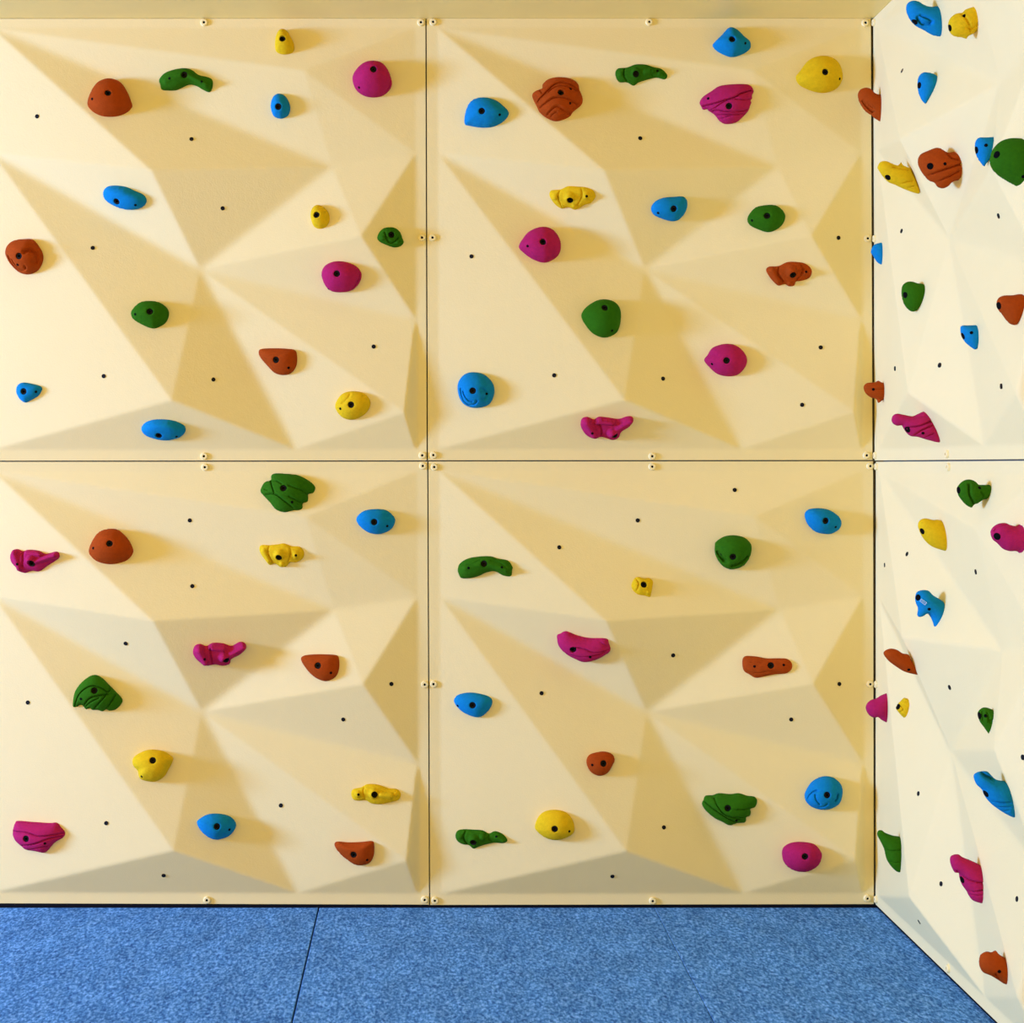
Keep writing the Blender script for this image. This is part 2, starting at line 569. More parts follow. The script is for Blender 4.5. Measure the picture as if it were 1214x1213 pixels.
def inflate(P, faces, isb, R, outline):
    """smooth height field (1 on top, 0 on the outline) by relaxing a membrane"""
    T = np.array(faces)
    I, J, W = [], [], []
    area = np.zeros(len(P))
    for a, b, c in ((0, 1, 2), (1, 2, 0), (2, 0, 1)):
        e1, e2 = P[T[:, a]] - P[T[:, c]], P[T[:, b]] - P[T[:, c]]
        cr = np.abs(e1[:, 0] * e2[:, 1] - e1[:, 1] * e2[:, 0]) + 1e-14
        w = np.clip(0.5 * (e1 * e2).sum(1) / cr, 0.02, 8)
        I += [T[:, a], T[:, b]]
        J += [T[:, b], T[:, a]]
        W += [w, w]
        area += np.bincount(T[:, a], cr / 6, len(P))
    I, J, W = map(np.concatenate, (I, J, W))
    ws = np.bincount(I, W, len(P)) + 1e-12
    d, _ = seg_dist(P, outline, True)
    d = np.minimum(d, R)
    phi = d * (2 * R - d) / 2
    free = ~isb
    for _ in range(260):
        new = (np.bincount(I, W * phi[J], len(P)) + 0.9 * area) / ws
        phi = np.where(free, 0.15 * phi + 0.85 * new, 0)
    phi = np.clip(phi, 0, None)
    return np.sqrt(phi / phi.max())

GROUP = {'o': 'orange climbing holds', 'p': 'pink climbing holds', 'b': 'blue climbing holds', 'g': 'green climbing holds',
         'y': 'yellow climbing holds'}
bolt_v, bolt_f = lathe([(0, -0.006), (0.0032, -0.006), (0.0034, 0.0), (0.0063, 0.0), (0.0070, -0.0012), (0.0070, -0.012)], 20)
bolt_me = make_me('bolt', bolt_v, bolt_f, M_BOLT)

def sub(name, me, parent, m):
    o = bpy.data.objects.new(name, me)
    C.objects.link(o)
    o.parent = parent
    o.matrix_basis = m
    return o

def build_hold(col, key, outline, label, hole=None, small=(), H=None, kind='d', apex=None, grooves=(), lobes=(),
               side=False, base=None, ext=9.0, push=0.018, pan=None, tagmark=None, e=(2.0, 0.5), th=1.0, tilt=0.0):
    out_px = pts_px(key, outline)
    cen = out_px.mean(0)
    if pan is None:
        if side:
            pan = 'SU' if cen[1] < 545 else 'SL'
        else:
            pan = ('U' if cen[1] < 546 else 'L') + ('L' if cen[0] < 507 else 'R')
    p = PAN[pan]
    if not side:
        o3 = p.hit(*cen)
        ring = np.array([p.hit(*q) for q in out_px[::max(1, len(out_px) // 8)]])
        cc = ring.mean(0)
        _, _, vt = np.linalg.svd(ring - cc)
        n = vt[2] * np.sign(vt[2] @ p.n)
        if n @ p.n < 0.75:
            n = p.normal(o3)
        # centre the frame on the pixel ray, on the fitted plane
        r = ray(*cen)
        o3 = CAM + r * ((cc - CAM) @ n) / (r @ n)
        x, y, n = basis(n, np.array([1.0, 0, 0]))
    else:
        bx = base if base is not None else (out_px[:, 0].max() - 1, cen[1])
        b3 = p.hit(*bx)
        depth = (b3 - CAM)[1] + push
        o3 = CAM + ray(*cen) * depth
        x, y, n = np.array([1.0, 0, 0]), np.array([0, 0, 1.0]), np.array([0, -1.0, 0])

    def loc2(q, h=0.0):
        """photo pixels -> local x, y on the plane at height h"""
        q = np.atleast_2d(q)
        r = np.stack([(q[:, 0] - CX) / F, np.ones(len(q)), -(q[:, 1] - CY) / F], 1)
        oo = o3 + n * h
        t = ((oo - CAM) @ n) / (r @ n)
        w = CAM + r * t[:, None] - oo
        return np.stack([w @ x, w @ y], 1)

    if side and ext:
        xm, w = out_px[:, 0].max(), np.ptp(out_px[:, 0])
        f = np.clip((out_px[:, 0] - (xm - 0.30 * w)) / (0.30 * w), 0, 1)
        mid = out_px[:, 1]
        out_px = out_px.copy()
        out_px[:, 0] += f * ext
    L = loc2(out_px)
    L = resample(spline(L, 10), 0.0028)
    Rr = 0
    gq = np.stack(np.meshgrid(np.linspace(L[:, 0].min(), L[:, 0].max(), 24), np.linspace(L[:, 1].min(), L[:, 1].max(), 24)), -1).reshape(-1, 2)
    gq = gq[inside(gq, L)]
    dd = seg_dist(gq, L, True)[0]
    Rr = dd.max()
    if H is None:
        H = (0.92 if kind == 'd' else 1.0) * Rr
    else:
        H = H * 0.001
    zref = 0.3 * H if not side else 0
    L = loc2(out_px, zref)
    L = resample(spline(L, 10), 0.0026)
    hz = 0.95 * H
    holes = []
    hc = None
    if hole is not None and not side:
        hp = pts_px(key, hole)[0]
        hc = loc2(hp, hz)[0]
        holes = [(hc, 0.0074)]
    if apex is not None:
        ac = loc2(pts_px(key, apex)[0], hz)[0]
    else:
        ac = hc if hc is not None else L.mean(0)
    step = max(0.0021, min(0.0030, np.ptp(L[:, 0]) / 36)) if not grooves else 0.0019
    P, faces, isb, rim = triangulate(L, step, holes)
    faces = [f for f in faces if len(f) == 3]

    if kind == 'd':
        a = np.arctan2(L[:, 1] - ac[1], L[:, 0] - ac[0])
        rr = np.linalg.norm(L - ac, axis=1)
        od = np.argsort(a)
        a2, r2 = a[od], rr[od]
        a2 = np.r_[a2 - 2 * math.pi, a2, a2 + 2 * math.pi]
        r2 = np.r_[r2, r2, r2]
        def base_z(Q, ib):
            aa = np.arctan2(Q[:, 1] - ac[1], Q[:, 0] - ac[0])
            t = np.clip(np.linalg.norm(Q - ac, axis=1) / np.interp(aa, a2, r2), 0, 1)
            z = H * (1 - t ** e[0]) ** e[1]
            return np.where(ib, 0, z)
        z = base_z(P, isb)
    else:
        z = H * th * inflate(P, faces, isb, Rr, L)
    dedge = seg_dist(P, L, True)[0]
    fade = np.clip(dedge / 0.004, 0, 1)
    for (lp, rad, hgt) in lobes:                      # rounded knuckles: centre, radius px, height mm
        lk = lp.split()
        c = loc2(pts_px(key, lk[0])[0], 0.7 * H)[0]
        if len(lk) > 1:
            c1 = loc2(pts_px(key, lk[1])[0], 0.7 * H)[0]
            q = seg_dist(P, np.array([c, c1]))[0]
        else:
            q = np.linalg.norm(P - c, axis=1)
        q = q / (rad * 0.001)
        b = hgt * 0.001 * np.sqrt(np.clip(1 - q ** 2, 0, 1))
        k = 0.002
        m = np.maximum(z, b)
        z = np.where(isb, 0, m + k * np.exp(-np.abs(z - b) / k) * 0.4 * (b > 0) * fade)
    for g in grooves:                                 # key, line, depth mm, width mm, ledge share
        gk, line, dep, wid = g[:4]
        led = g[4] if len(g) > 4 else 0.0
        gl = loc2(pts_px(gk, line), 0.75 * H)
        gl = resample(spline(gl, 6, False), 0.002, False)
        q, s = seg_dist(P, gl)
        s = s * q
        w = wid * 0.001
        cut = np.exp(-(q / w) ** 2)
        if led:
            below = (-s if led > 0 else s)
            ends = np.minimum(np.linalg.norm(P - gl[0], axis=1), np.linalg.norm(P - gl[-1], axis=1))
            cut = np.maximum(cut, np.where(below > 0, abs(led) * np.exp(-np.clip(below, 0, 1) / (w * 5)), 0) * (q < w * 18))
        z = z - 1.9 * dep * 0.001 * cut * fade
    z = np.where(isb, 0, np.maximum(z, 0.0015 if not side else -0.01))

    zb = None
    if holes:
        c, r = holes[0]
        q = np.linalg.norm(P - c, axis=1)
        near = (q < r * 1.6) & (q > r * 1.1)
        z0 = z[near].mean() if near.any() else H
        z0 = min(z0, H * 1.05)
        s_in = q < r * 1.02
        z = np.where(s_in & (q > r * 0.96), z - 0.0008, z)
        z = np.where(q <= r * 0.96, np.minimum(z - 0.001, z0 - min(0.016, max(z0 - 0.004, 0.004))), z)
        zb = z0 - 0.0022

    verts = np.column_stack([P, z])
    F3 = []
    for f in faces:
        a, b, c = (P[i] for i in f)
        cr = (b[0] - a[0]) * (c[1] - a[1]) - (b[1] - a[1]) * (c[0] - a[0])
        F3.append(f if cr > 0 else f[::-1])
    nb = len(verts)
    m = len(rim)
    ar = sum(P[rim[i]][0] * P[rim[(i + 1) % m]][1] - P[rim[(i + 1) % m]][0] * P[rim[i]][1] for i in range(m))
    if ar < 0:
        rim = rim[::-1]
    if not side:
        sk = verts[rim].copy()
        sk[:, 2] = -0.014
        verts = np.vstack([verts, sk])
        for i in range(m):
            j = (i + 1) % m
            F3.append((rim[i], nb + i, nb + j, rim[j]))
        F3.append(tuple(nb + i for i in range(m))[::-1])
    else:
        idx = np.where(isb, np.arange(nb), 0)
        fr = np.nonzero(~isb)[0]
        idx[fr] = nb + np.arange(len(fr))
        zz = H * th * 0.9 * inflate(P, faces, isb, Rr, L)
        bk = np.column_stack([P[fr], -zz[fr]])
        verts = np.vstack([verts, bk])
        F3 += [tuple(int(idx[i]) for i in f[::-1]) for f in F3[:]]
    body = mesh_obj('climbing_hold', verts, F3, HM[col], angle=58, mw=frame(o3, x, y, n))
    tag(body, label, 'climbing hold', GROUP[col])

    def surf(px, s_r):
        """local point and normal on the finished front surface seen at a photo pixel"""
        h = 0.6 * H
        for _ in range(12):
            c = loc2(px, h)[0]
            q = np.linalg.norm(P - c, axis=1)
            k = np.argsort(q)[:6]
            w = 1 / (q[k] + 1e-4)
            hn = (z[k] * w).sum() / w.sum()
            h = 0.5 * h + 0.5 * hn
        k = np.argsort(np.linalg.norm(P - c, axis=1))[:max(10, int(3.1 * (s_r / step) ** 2))]
        A = np.column_stack([P[k] - c, np.ones(len(k))])
        g = np.linalg.lstsq(A, z[k], rcond=None)[0]
        nn = np.array([-g[0], -g[1], 1.0])
        return np.array([c[0], c[1], g[2]]), nn / np.linalg.norm(nn)

    bvh = BVHTree.FromPolygons([tuple(v) for v in verts], [tuple(int(i) for i in f) for f in F3])
    def socket(name, px, r):
        """a shallow black socket that follows the curved surface of the hold"""
        pt, nn = surf(px, r)
        xx, yy, nn = basis(nn, np.array([1.0, 0.13, 0.05]))
        v, f = [], []
        m = 18
        for (k, dz) in ((0, 0.0005), (0.45, 0.0005), (0.85, 0.0006), (1.0, 0.0004), (1.06, -0.0015)):
            for j in range(1 if k == 0 else m):
                q = pt + (xx * math.cos(2 * math.pi * j / m) + yy * math.sin(2 * math.pi * j / m)) * k * r
                hit = bvh.ray_cast(Vector(q + nn * 0.03), Vector(-nn), 0.06)
                w = np.array(hit[0]) if hit[0] is not None else q - nn * 0.004
                v.append(w + nn * dz - pt)
        for j in range(m):
            f.append((0, 1 + j, 1 + (j + 1) % m))
        for ring in range(3):
            for j in range(m):
                a0, a1 = 1 + ring * m + j, 1 + ring * m + (j + 1) % m
                f.append((a0, a0 + m, a1 + m, a1))
        mesh_obj(name, v, f, M_SOCKET, body, mw=Matrix.Translation(Vector(pt)))
    if holes:
        sub('bolt', bolt_me, body, Matrix.Translation((holes[0][0][0], holes[0][0][1], zb)))
    elif hole is not None:
        socket('bolt', pts_px(key, hole)[0], 0.0062)
    for q in small:
        socket('fixing_screw', pts_px(key, q)[0], 0.0030)
    if tagmark:
        pt, nn = surf(pts_px(key, tagmark)[0], 0.006)
        xx, yy, nn = basis(nn, np.array([0.84, -0.54, 0.0]))
        v, f = [], []
        def rect(a, b, c, d):
            k = len(v)
            v.extend([(a, b, 0), (c, b, 0), (c, d, 0), (a, d, 0), (a, b, .0005), (c, b, .0005), (c, d, .0005), (a, d, .0005)])
            f.extend([tuple(k + t for t in q) for q in ((3, 2, 1, 0), (4, 5, 6, 7), (0, 1, 5, 4), (1, 2, 6, 5), (2, 3, 7, 6), (3, 0, 4, 7))])
        rect(-.0062, .0022, .0062, .0029); rect(-.0062, -.0029, .0062, -.0022)
        rect(-.0062, -.0022, -.0055, .0022); rect(.0055, -.0022, .0062, .0022)
        rect(-.0042, -.0004, -.0015, .0004); rect(-.0006, -.0004, .0012, .0004); rect(.002, -.0004, .0042, .0004)
        o = mesh_obj('sticker', v, f, M_TAG, body, smooth=False, mw=frame(pt + nn * 0.0012, xx, yy, nn))
        o['label'] = 'small pale sticker outline'
    return body

def hold(*a, **k):
    try:
        return build_hold(*a, **k)
    except Exception as ex:
        import traceback
        traceback.print_exc()
        print('HOLD FAILED', a[3])
# ------------------------------------------------------------------ upper left panel
hold('o', 'A', '417,487 430,440 460,395 500,374 540,373 580,390 610,430 628,475 632,500 610,525 570,543 525,548 480,542 440,520',
     'big orange dome hold in the upper left panel, beside the green curved hold', '517,446', ['442,474'])
hold('g', 'A', '760,380 785,350 830,332 880,325 915,333 950,358 985,366 1012,378 1018,405 1005,440 975,432 940,412 905,405 870,420 840,432 800,433 772,428 765,405',
     'green curved boomerang hold near the ceiling, upper left panel', '882,358', ['812,376', '967,390'], H=24, kind='i',
     lobes=[('800,390 880,360', 10, 25), ('900,360 985,402', 9, 22)], grooves=[('A', '905,345 950,375 1000,400', 1.5, 1.6)])
hold('b', 'A', '490,920 510,898 550,893 600,900 640,918 680,936 697,960 690,985 665,1003 620,1010 570,1000 520,975 495,950',
     'blue kidney-shaped hold below the big orange dome, upper left panel', '557,967', ['649,983'], apex='580,945', H=26, e=(2.4, .5))
hold('y', 'B', '265,200 270,170 285,142 305,136 325,145 345,175 357,205 355,235 330,250 295,250 270,235',
     'small yellow egg-shaped hold nearest the ceiling, upper left panel', '302,184', H=32)
hold('p', 'B', '640,370 655,330 690,298 735,288 780,298 810,330 826,370 830,400 815,430 780,455 735,461 690,450 655,420',
     'big round pink hold at the top right of the upper left panel', '739,332', ['670,419'], H=46,
     grooves=[('B', '824,370 812,415 782,447 740,460', 3, 1.6)])
hold('b', 'B', '244,515 248,480 262,455 285,447 308,455 328,480 338,515 330,550 305,566 285,567 258,555',
     'small blue egg-shaped hold below the small yellow hold, upper left panel', '282,511', H=28)
hold('y', 'B', '435,1040 440,1005 455,985 475,979 500,990 520,1015 525,1050 510,1080 480,1092 450,1080',
     'small yellow egg-shaped hold just above a round pink hold, upper left panel', '465,1029', H=27)
hold('g', 'B', '760,1135 775,1105 800,1090 840,1090 868,1110 880,1140 887,1160 870,1180 840,1185 800,1172 768,1155',
     'small green knobbly hold at the right rim of the upper left panel', '826,1125', H=15, kind='i',
     lobes=[('826,1125', 10, 21), ('785,1140', 7, 14), ('855,1160', 7.5, 15)], grooves=[('B', '795,1115 805,1150 830,1165 860,1140', 2.5, 1.5)])
hold('o', 'E', '20,160 30,125 60,100 110,91 150,95 180,130 197,165 195,205 170,245 125,262 80,250 45,215 30,190',
     'orange hold with carved swirls at the left edge of the upper left panel', '90,176', ['84,218'], H=40, apex='95,165',
     grooves=[('e', '175,670 215,800 330,950 460,1010 560,990 590,930', 3.5, 2.0), ('e', '265,740 330,860 430,960 520,985', 2.2, 1.3),
              ('e', '610,590 700,540 800,600 830,700 800,820', 6, 4.0)])
hold('g', 'E', '627,450 635,425 670,395 715,388 765,395 800,420 810,450 795,490 755,515 725,518 680,500 640,475',
     'green teardrop hold in the middle of the upper left panel', '718,442', ['648,455'], H=29)
hold('b', 'E', '75,825 82,795 105,782 150,788 190,800 198,815 180,845 140,870 115,878 90,860',
     'tiny blue pointed hold at the left edge of the upper left panel', '112,825', ['172,827'], H=19)
hold('b', 'E', '675,1012 690,985 730,968 790,966 840,975 880,995 888,1018 870,1045 820,1062 770,1062 720,1050 690,1035',
     'blue oval hold on the bottom grey facet of the upper left panel', '760,1040', ['846,1042'], H=24, apex='775,1000', e=(2.4, .5))
hold('p', 'F', '487,270 500,230 540,207 590,205 640,220 670,245 680,275 665,315 630,345 580,354 535,348 505,320',
     'round pink hold below a small yellow hold, right half of the upper left panel', '563,261', ['523,334'], H=36,
     grooves=[('F', '655,235 668,270 655,310 630,342', 3, 1.5)])
hold('o', 'F', '185,640 195,622 250,618 320,620 360,628 370,660 365,705 340,738 300,747 260,735 225,700 195,665',
     'orange shark-fin hold with a flat top, lower right of the upper left panel', '271,674', ['332,712'], H=26, apex='285,672')
hold('y', 'F', '553,905 560,870 590,835 640,824 690,835 718,865 720,895 700,930 660,955 620,962 580,945',
     'round yellow hold at the bottom right of the upper left panel', '631,889', ['580,908'], H=30,
     grooves=[('F', '625,840 615,860 590,880', 1.5, 2.5)])
# ------------------------------------------------------------------ upper right panel
hold('b', 'C', '163,590 165,540 185,490 220,467 265,463 310,475 345,500 373,530 370,555 340,585 295,605 240,608 190,600',
     'blue dome hold at the upper left of the upper right panel', '247,532', ['333,550'], H=33)
hold('o', 'C', '493,445 505,428 540,418 545,390 575,370 630,365 685,375 715,400 720,430 735,460 730,490 690,525 670,550 615,571 570,560 530,530 515,500 500,470',
     'large orange layered rock-like hold near the top of the upper right panel', '627,443', ['671,495', '673,426'], H=38, kind='i',
     grooves=[('a', '240,600 330,510 430,430 520,340 640,280 800,290 1010,370', 4.2, 1.8, .5), ('a', '460,440 560,370 680,350 820,370 1000,400', 2.6, 1.2),
              ('a', '270,660 400,620 560,555 760,560 900,590 1080,600', 4.5, 1.6, .5), ('a', '380,830 500,750 610,690 760,740 870,750', 4.2, 1.6, .5),
              ('a', '470,860 540,800 620,760', 2.5, 1.3), ('a', '320,350 350,430', 3, 1.5)])
hold('g', 'C', '888,355 900,328 945,322 985,308 1030,308 1070,320 1110,330 1138,360 1125,380 1085,372 1040,382 1000,395 975,410 945,395 905,392',
     'green lizard-like hold near the ceiling, upper right panel', '986,355', ['1090,340'], H=16, kind='i',
     lobes=[('985,350', 14, 24), ('915,355', 8.5, 15), ('1030,345 1060,340', 9, 20), ('1100,350', 7, 14)],
     grooves=[('C', '935,325 928,360 950,395', 3, 1.6), ('C', '1065,318 1058,345 1075,372', 1.5, 1.5)])
hold('y', 'C', '570,935 580,915 625,910 660,895 710,897 745,900 780,915 792,945 770,975 740,985 715,1000 690,1008 660,995 630,1003 600,985 580,960',
     'yellow lobed hold above a round pink hold, left side of the upper right panel', '671,958', ['750,941'], H=17, kind='i',
     lobes=[('668,945', 15, 28), ('600,945', 9, 17), ('748,940', 11, 20), ('690,985', 7, 18), ('630,985', 6, 14)],
     grooves=[('C', '622,915 612,945 630,990', 2.5, 1.6), ('C', '722,905 728,940 705,985', 2, 1.6)])
hold('p', 'G', '430,125 445,90 480,50 540,31 590,45 622,85 632,130 615,170 575,195 540,199 490,180 450,150',
     'round dark pink hold below the yellow lobed hold, upper right panel', '540,108', ['467,128'], H=42)
hold('b', 'D', '347,205 365,185 390,160 415,132 440,128 470,145 500,175 528,200 525,225 490,250 440,264 395,250 360,228',
     'blue peaked hold nearest the ceiling, upper right panel', '437,187', ['500,207'], H=34)
hold('y', 'D', '750,365 770,335 810,285 860,263 910,268 950,295 970,340 970,385 945,420 900,438 860,439 810,425 765,400',
     'large yellow dome hold in the top right corner of the upper right panel', '883,345', ['952,378'], H=38)
hold('p', 'D', '283,490 300,462 340,435 380,410 440,402 500,401 530,410 543,435 535,455 536,470 528,480 532,490 526,505 518,528 500,550 460,585 410,594 380,580 360,555 342,540 325,530 320,522 300,525 290,508',
     'pink layered shell-like hold near the top of the upper right panel', '422,508', ['322,472'], H=34, kind='i',
     grooves=[('b', '180,690 400,650 600,590 760,545 880,470 1080,400', 5, 1.5, .5), ('b', '260,770 400,740 500,670 640,590', 3, 1.3, .3),
              ('b', '780,570 920,580 1080,570', 3, 1.3, .4), ('b', '330,830 450,760 620,790 850,790 1060,740', 4, 1.5, .5),
              ('b', '400,840 620,840 850,840 980,820', 3.2, 1.4, .5), ('b', '490,930 650,880 720,870', 2, 1.2)])
hold('b', 'D', '53,1000 70,970 110,950 160,945 210,945 227,975 215,1020 185,1055 150,1062 100,1048 65,1030',
     'blue rounded-triangle hold in the middle of the upper right panel', '157,1001', ['82,1021'], H=27)
hold('g', 'D', '510,1050 520,1020 550,990 600,980 650,982 685,1010 692,1040 675,1075 640,1100 605,1107 560,1093 525,1075',
     'green oval hold above the orange lobed hold, right side of the upper right panel', '604,1034', ['532,1057'], H=29)
hold('g', 'G', '730,460 740,430 765,405 800,385 845,380 890,395 915,430 918,480 905,530 870,555 830,560 785,540 750,500',
     'big round green hold in the middle of the upper right panel', '838,423', ['872,534'], H=40, apex='840,450',
     grooves=[('G', '758,412 742,450 760,500 790,535', 3, 1.8)])
hold('b', 'G', '128,805 140,765 170,738 215,732 260,745 295,780 306,815 300,855 275,890 220,904 170,893 140,860',
     'round blue hold with a carved swirl, lower left of the upper right panel', '204,822', ['270,837'], H=38,
     grooves=[('f', '275,530 285,640 340,780 450,860 560,850 610,790', 3.5, 1.9), ('f', '330,590 370,700 450,780 520,800', 2.8, 1.6),
              ('f', '740,560 810,640 760,740', 3.5, 4)])
hold('p', 'G', '722,985 730,960 755,953 785,965 810,952 850,955 905,962 945,950 970,952 975,975 955,1000 920,1020 905,1050 875,1062 840,1050 815,1045 790,1057 750,1040 728,1010',
     'pink bone-shaped hold on the bottom grey facet of the upper right panel', '883,1037', ['777,1027'], H=20, kind='i',
     lobes=[('750,975 785,1030', 11, 26), ('870,1020', 14, 34), ('890,1005 960,965', 8, 25), ('800,970 870,975', 9, 22)],
     grooves=[('G', '812,985 822,1010 818,1042', 3, 2)])
hold('o', 'H', '600,245 615,228 660,225 700,207 740,205 785,212 815,235 820,260 805,285 765,298 745,300 735,320 710,323 690,312 660,320 635,300 615,275',
     'orange lobed hold at the right of the upper right panel, below the green oval hold', '727,266', ['792,252'], H=16, kind='i',
     lobes=[('720,250', 16, 28), ('630,250 655,295', 9, 17), ('785,255', 9, 19), ('712,308', 7, 15)],
     grooves=[('H', '665,230 655,260 685,300', 3, 1.7), ('H', '765,215 775,250 745,295', 2.4, 1.6)])
hold('p', 'H', '304,675 320,650 345,615 400,597 450,602 490,630 510,670 500,710 465,745 415,753 365,740 325,705',
     'round pink hold at the lower right of the upper right panel', '410,677', ['340,694'], H=36)
# ------------------------------------------------------------------ lower left panel
hold('p', 'I', '44,525 55,497 80,490 105,500 130,493 180,497 215,512 260,502 278,508 280,530 260,548 225,570 185,597 150,595 110,605 75,580 52,555',
     'pink bone-shaped hold at the left edge of the photo, lower left panel', '153,558', ['82,562'], H=20, kind='i',
     lobes=[('70,510 95,580', 10, 24), ('150,545', 14, 34), ('175,550 265,520', 7.5, 25), ('130,510 190,515', 8, 20)],
     grooves=[('I', '105,505 112,540 105,590', 3, 2)])
hold('o', 'I', '424,490 435,455 470,405 520,388 565,392 605,425 630,465 637,500 610,535 560,553 510,555 460,540 430,512',
     'orange dome hold at the top left of the lower left panel', '525,463', ['447,485'], H=40)
hold('p', 'I', '925,985 935,957 960,948 990,958 1020,943 1070,945 1110,957 1150,938 1175,945 1180,970 1150,1000 1110,1020 1100,1045 1065,1052 1030,1045 990,1052 950,1030 930,1005',
     'pink bone-shaped hold in the middle of the lower left panel', '1083,1021', ['981,1018'], H=20, kind='i',
     lobes=[('955,975 985,1030', 11, 26), ('1070,1005', 14, 34), ('1090,1000 1165,960', 8, 25), ('1010,965 1070,970', 8, 21)],
     grooves=[('I', '1008,965 1012,1000 1018,1040', 3, 2)])
hold('g', 'M', '347,150 350,110 360,75 390,35 430,5 460,0 490,15 520,45 550,75 585,115 580,140 555,165 525,172 508,166 490,175 465,168 440,168 430,160 410,165 398,150 385,145 360,155',
     'green hold with fanned ridges at the left of the lower left panel', '452,76', ['388,116'], H=34, kind='i',
     grooves=[('d', '190,790 270,600 400,480 540,430 680,470 800,540 840,470', 3.5, 1.4), ('d', '370,770 470,660 620,610 790,580', 4, 1.5, .4),
              ('d', '400,790 500,720 640,650', 2.6, 1.3), ('d', '550,830 680,700 760,600', 3.4, 1.4), ('d', '750,850 870,700 930,590', 3.6, 1.4)])
hold('g', 'J', '195,205 210,170 225,160 245,155 248,130 270,122 330,125 380,132 430,158 457,185 455,205 447,216 425,222 425,240 420,258 398,266 398,285 385,297 350,300 310,308 270,295 240,260 210,228',
     'green layered rock-like hold at the top of the lower left panel', '307,197', ['349,264'], H=34, kind='i',
     grooves=[('c', '310,290 430,310 520,370', 2.2, 1.3), ('c', '310,290 340,400 380,520', 3, 1.3), ('c', '170,530 380,540 560,660 740,790', 4, 1.5, .5),
              ('c', '640,400 800,450 980,530', 3, 1.4, .4), ('c', '640,590 760,640 890,690', 3, 1.3, .4), ('c', '190,430 260,470', 2, 1.2)])
hold('y', 'J', '190,490 200,472 240,472 280,468 310,464 345,477 385,480 405,505 400,535 370,555 340,555 320,575 290,577 265,560 240,568 215,540 198,515',
     'yellow lobed hold in the upper part of the lower left panel', '286,528', ['367,520'], H=16, kind='i',
     lobes=[('288,515', 15, 28), ('215,500 238,545', 8, 16), ('365,518', 11, 20), ('300,560', 7, 18)],
     grooves=[('J', '240,475 232,505 255,555', 2.5, 1.6), ('J', '335,478 342,510 328,555', 2, 1.6)])
hold('b', 'J', '658,350 670,325 700,305 750,298 800,303 835,330 845,355 830,390 795,412 760,419 715,410 675,380',
     'blue oval hold at the top right of the lower left panel', '743,360', ['805,379'], H=26)
hold('o', 'J', '388,1020 400,1000 450,993 510,993 560,998 571,1020 570,1065 555,1100 520,1120 490,1120 450,1100 415,1065',
     'orange shark-fin hold right of the pink bone-shaped hold, middle of the lower left panel', '472,1048', ['535,1083'], H=26)
hold('y', 'M', '633,415 645,390 690,365 730,358 780,365 815,385 830,405 810,450 785,490 745,512 710,512 670,498 658,460 640,440',
     'yellow bulging hold in the middle of the lower left panel', '732,411', ['679,488'], H=38, apex='735,425', e=(2.5, .5))
hold('b', 'M', '947,715 955,695 1000,670 1055,667 1105,680 1133,710 1130,740 1100,775 1050,792 1010,785 970,755',
     'blue oval hold at the bottom of the lower left panel', '1040,728', ['1100,743'], H=30)
hold('p', 'M', '55,760 65,715 80,705 150,710 230,715 265,714 285,735 305,760 295,785 255,810 210,857 170,850 120,843 100,825 75,805 62,785',
     'dark pink layered hold in the bottom left corner of the lower left panel', '123,788', ['215,809'], H=32, kind='i',
     grooves=[('j', '190,500 420,500 640,560 860,550 1010,540', 4, 1.6, .5), ('j', '340,720 560,680 760,610 940,590', 3.4, 1.4, .5),
              ('j', '430,790 640,750 840,720', 2.6, 1.3, .4)])
hold('y', 'N', '632,575 640,550 680,540 710,525 760,527 810,545 850,548 870,570 860,600 820,612 770,622 730,618 700,602 665,605 642,598',
     'yellow caterpillar-shaped hold at the right of the lower left panel', '744,575', ['667,575'], H=16, kind='i',
     lobes=[('740,570', 14, 27), ('665,573', 9, 19), ('775,575 820,580', 9, 22), ('845,575', 7, 14)],
     grooves=[('N', '695,535 690,570 702,602', 2, 1.6)])
hold('o', 'N', '550,825 560,805 620,808 680,806 730,802 740,820 738,870 720,905 690,917 650,915 610,890 575,860',
     'orange shark-fin hold at the bottom right of the lower left panel', '643,864', ['708,888'], H=26, apex='655,850')
# ------------------------------------------------------------------ lower right panel
hold('g', 'K', '130,590 140,560 180,535 240,525 290,525 320,535 370,545 393,575 392,590 385,620 350,618 310,598 270,602 230,620 190,630 148,630 135,610',
     'green curved boomerang hold at the top left of the lower right panel', '257,560', ['184,580', '344,577'], H=24, kind='i',
     lobes=[('175,580 255,562', 11, 26), ('270,560 365,590', 9, 23)], grooves=[('K', '290,545 340,560 385,600', 1.6, 1.5), ('K', '150,565 200,560 240,540', 1.2, 1.5)])
hold('y', 'K', '967,660 980,630 1000,620 1025,628 1050,625 1070,640 1068,670 1062,700 1055,717 1030,710 1000,705 975,685',
     'tiny yellow knobbly hold near the top of the lower right panel', '1025,659', H=17, kind='i',
     lobes=[('1022,660', 9, 20), ('988,660', 6, 12), ('1045,695', 6, 14)], grooves=[('K', '992,630 1000,660 990,695', 2, 1.4)])
hold('p', 'K', '605,925 608,910 620,905 650,893 700,912 760,925 840,928 855,950 862,985 835,1005 790,1025 735,1034 690,1015 650,995 615,960',
     'pink layered hold with a sloping top in the middle of the lower right panel', '684,975', ['767,1007'], H=34, kind='i', apex='680,960',
     grooves=[('k', '500,570 660,600 830,660 1080,670', 4, 1.5, .5), ('k', '340,700 560,720 800,720 1000,700', 3, 1.4, .4),
              ('k', '860,480 980,560 1080,630', 1.8, 1.3)], lobes=[('684,965', 13, 35)])
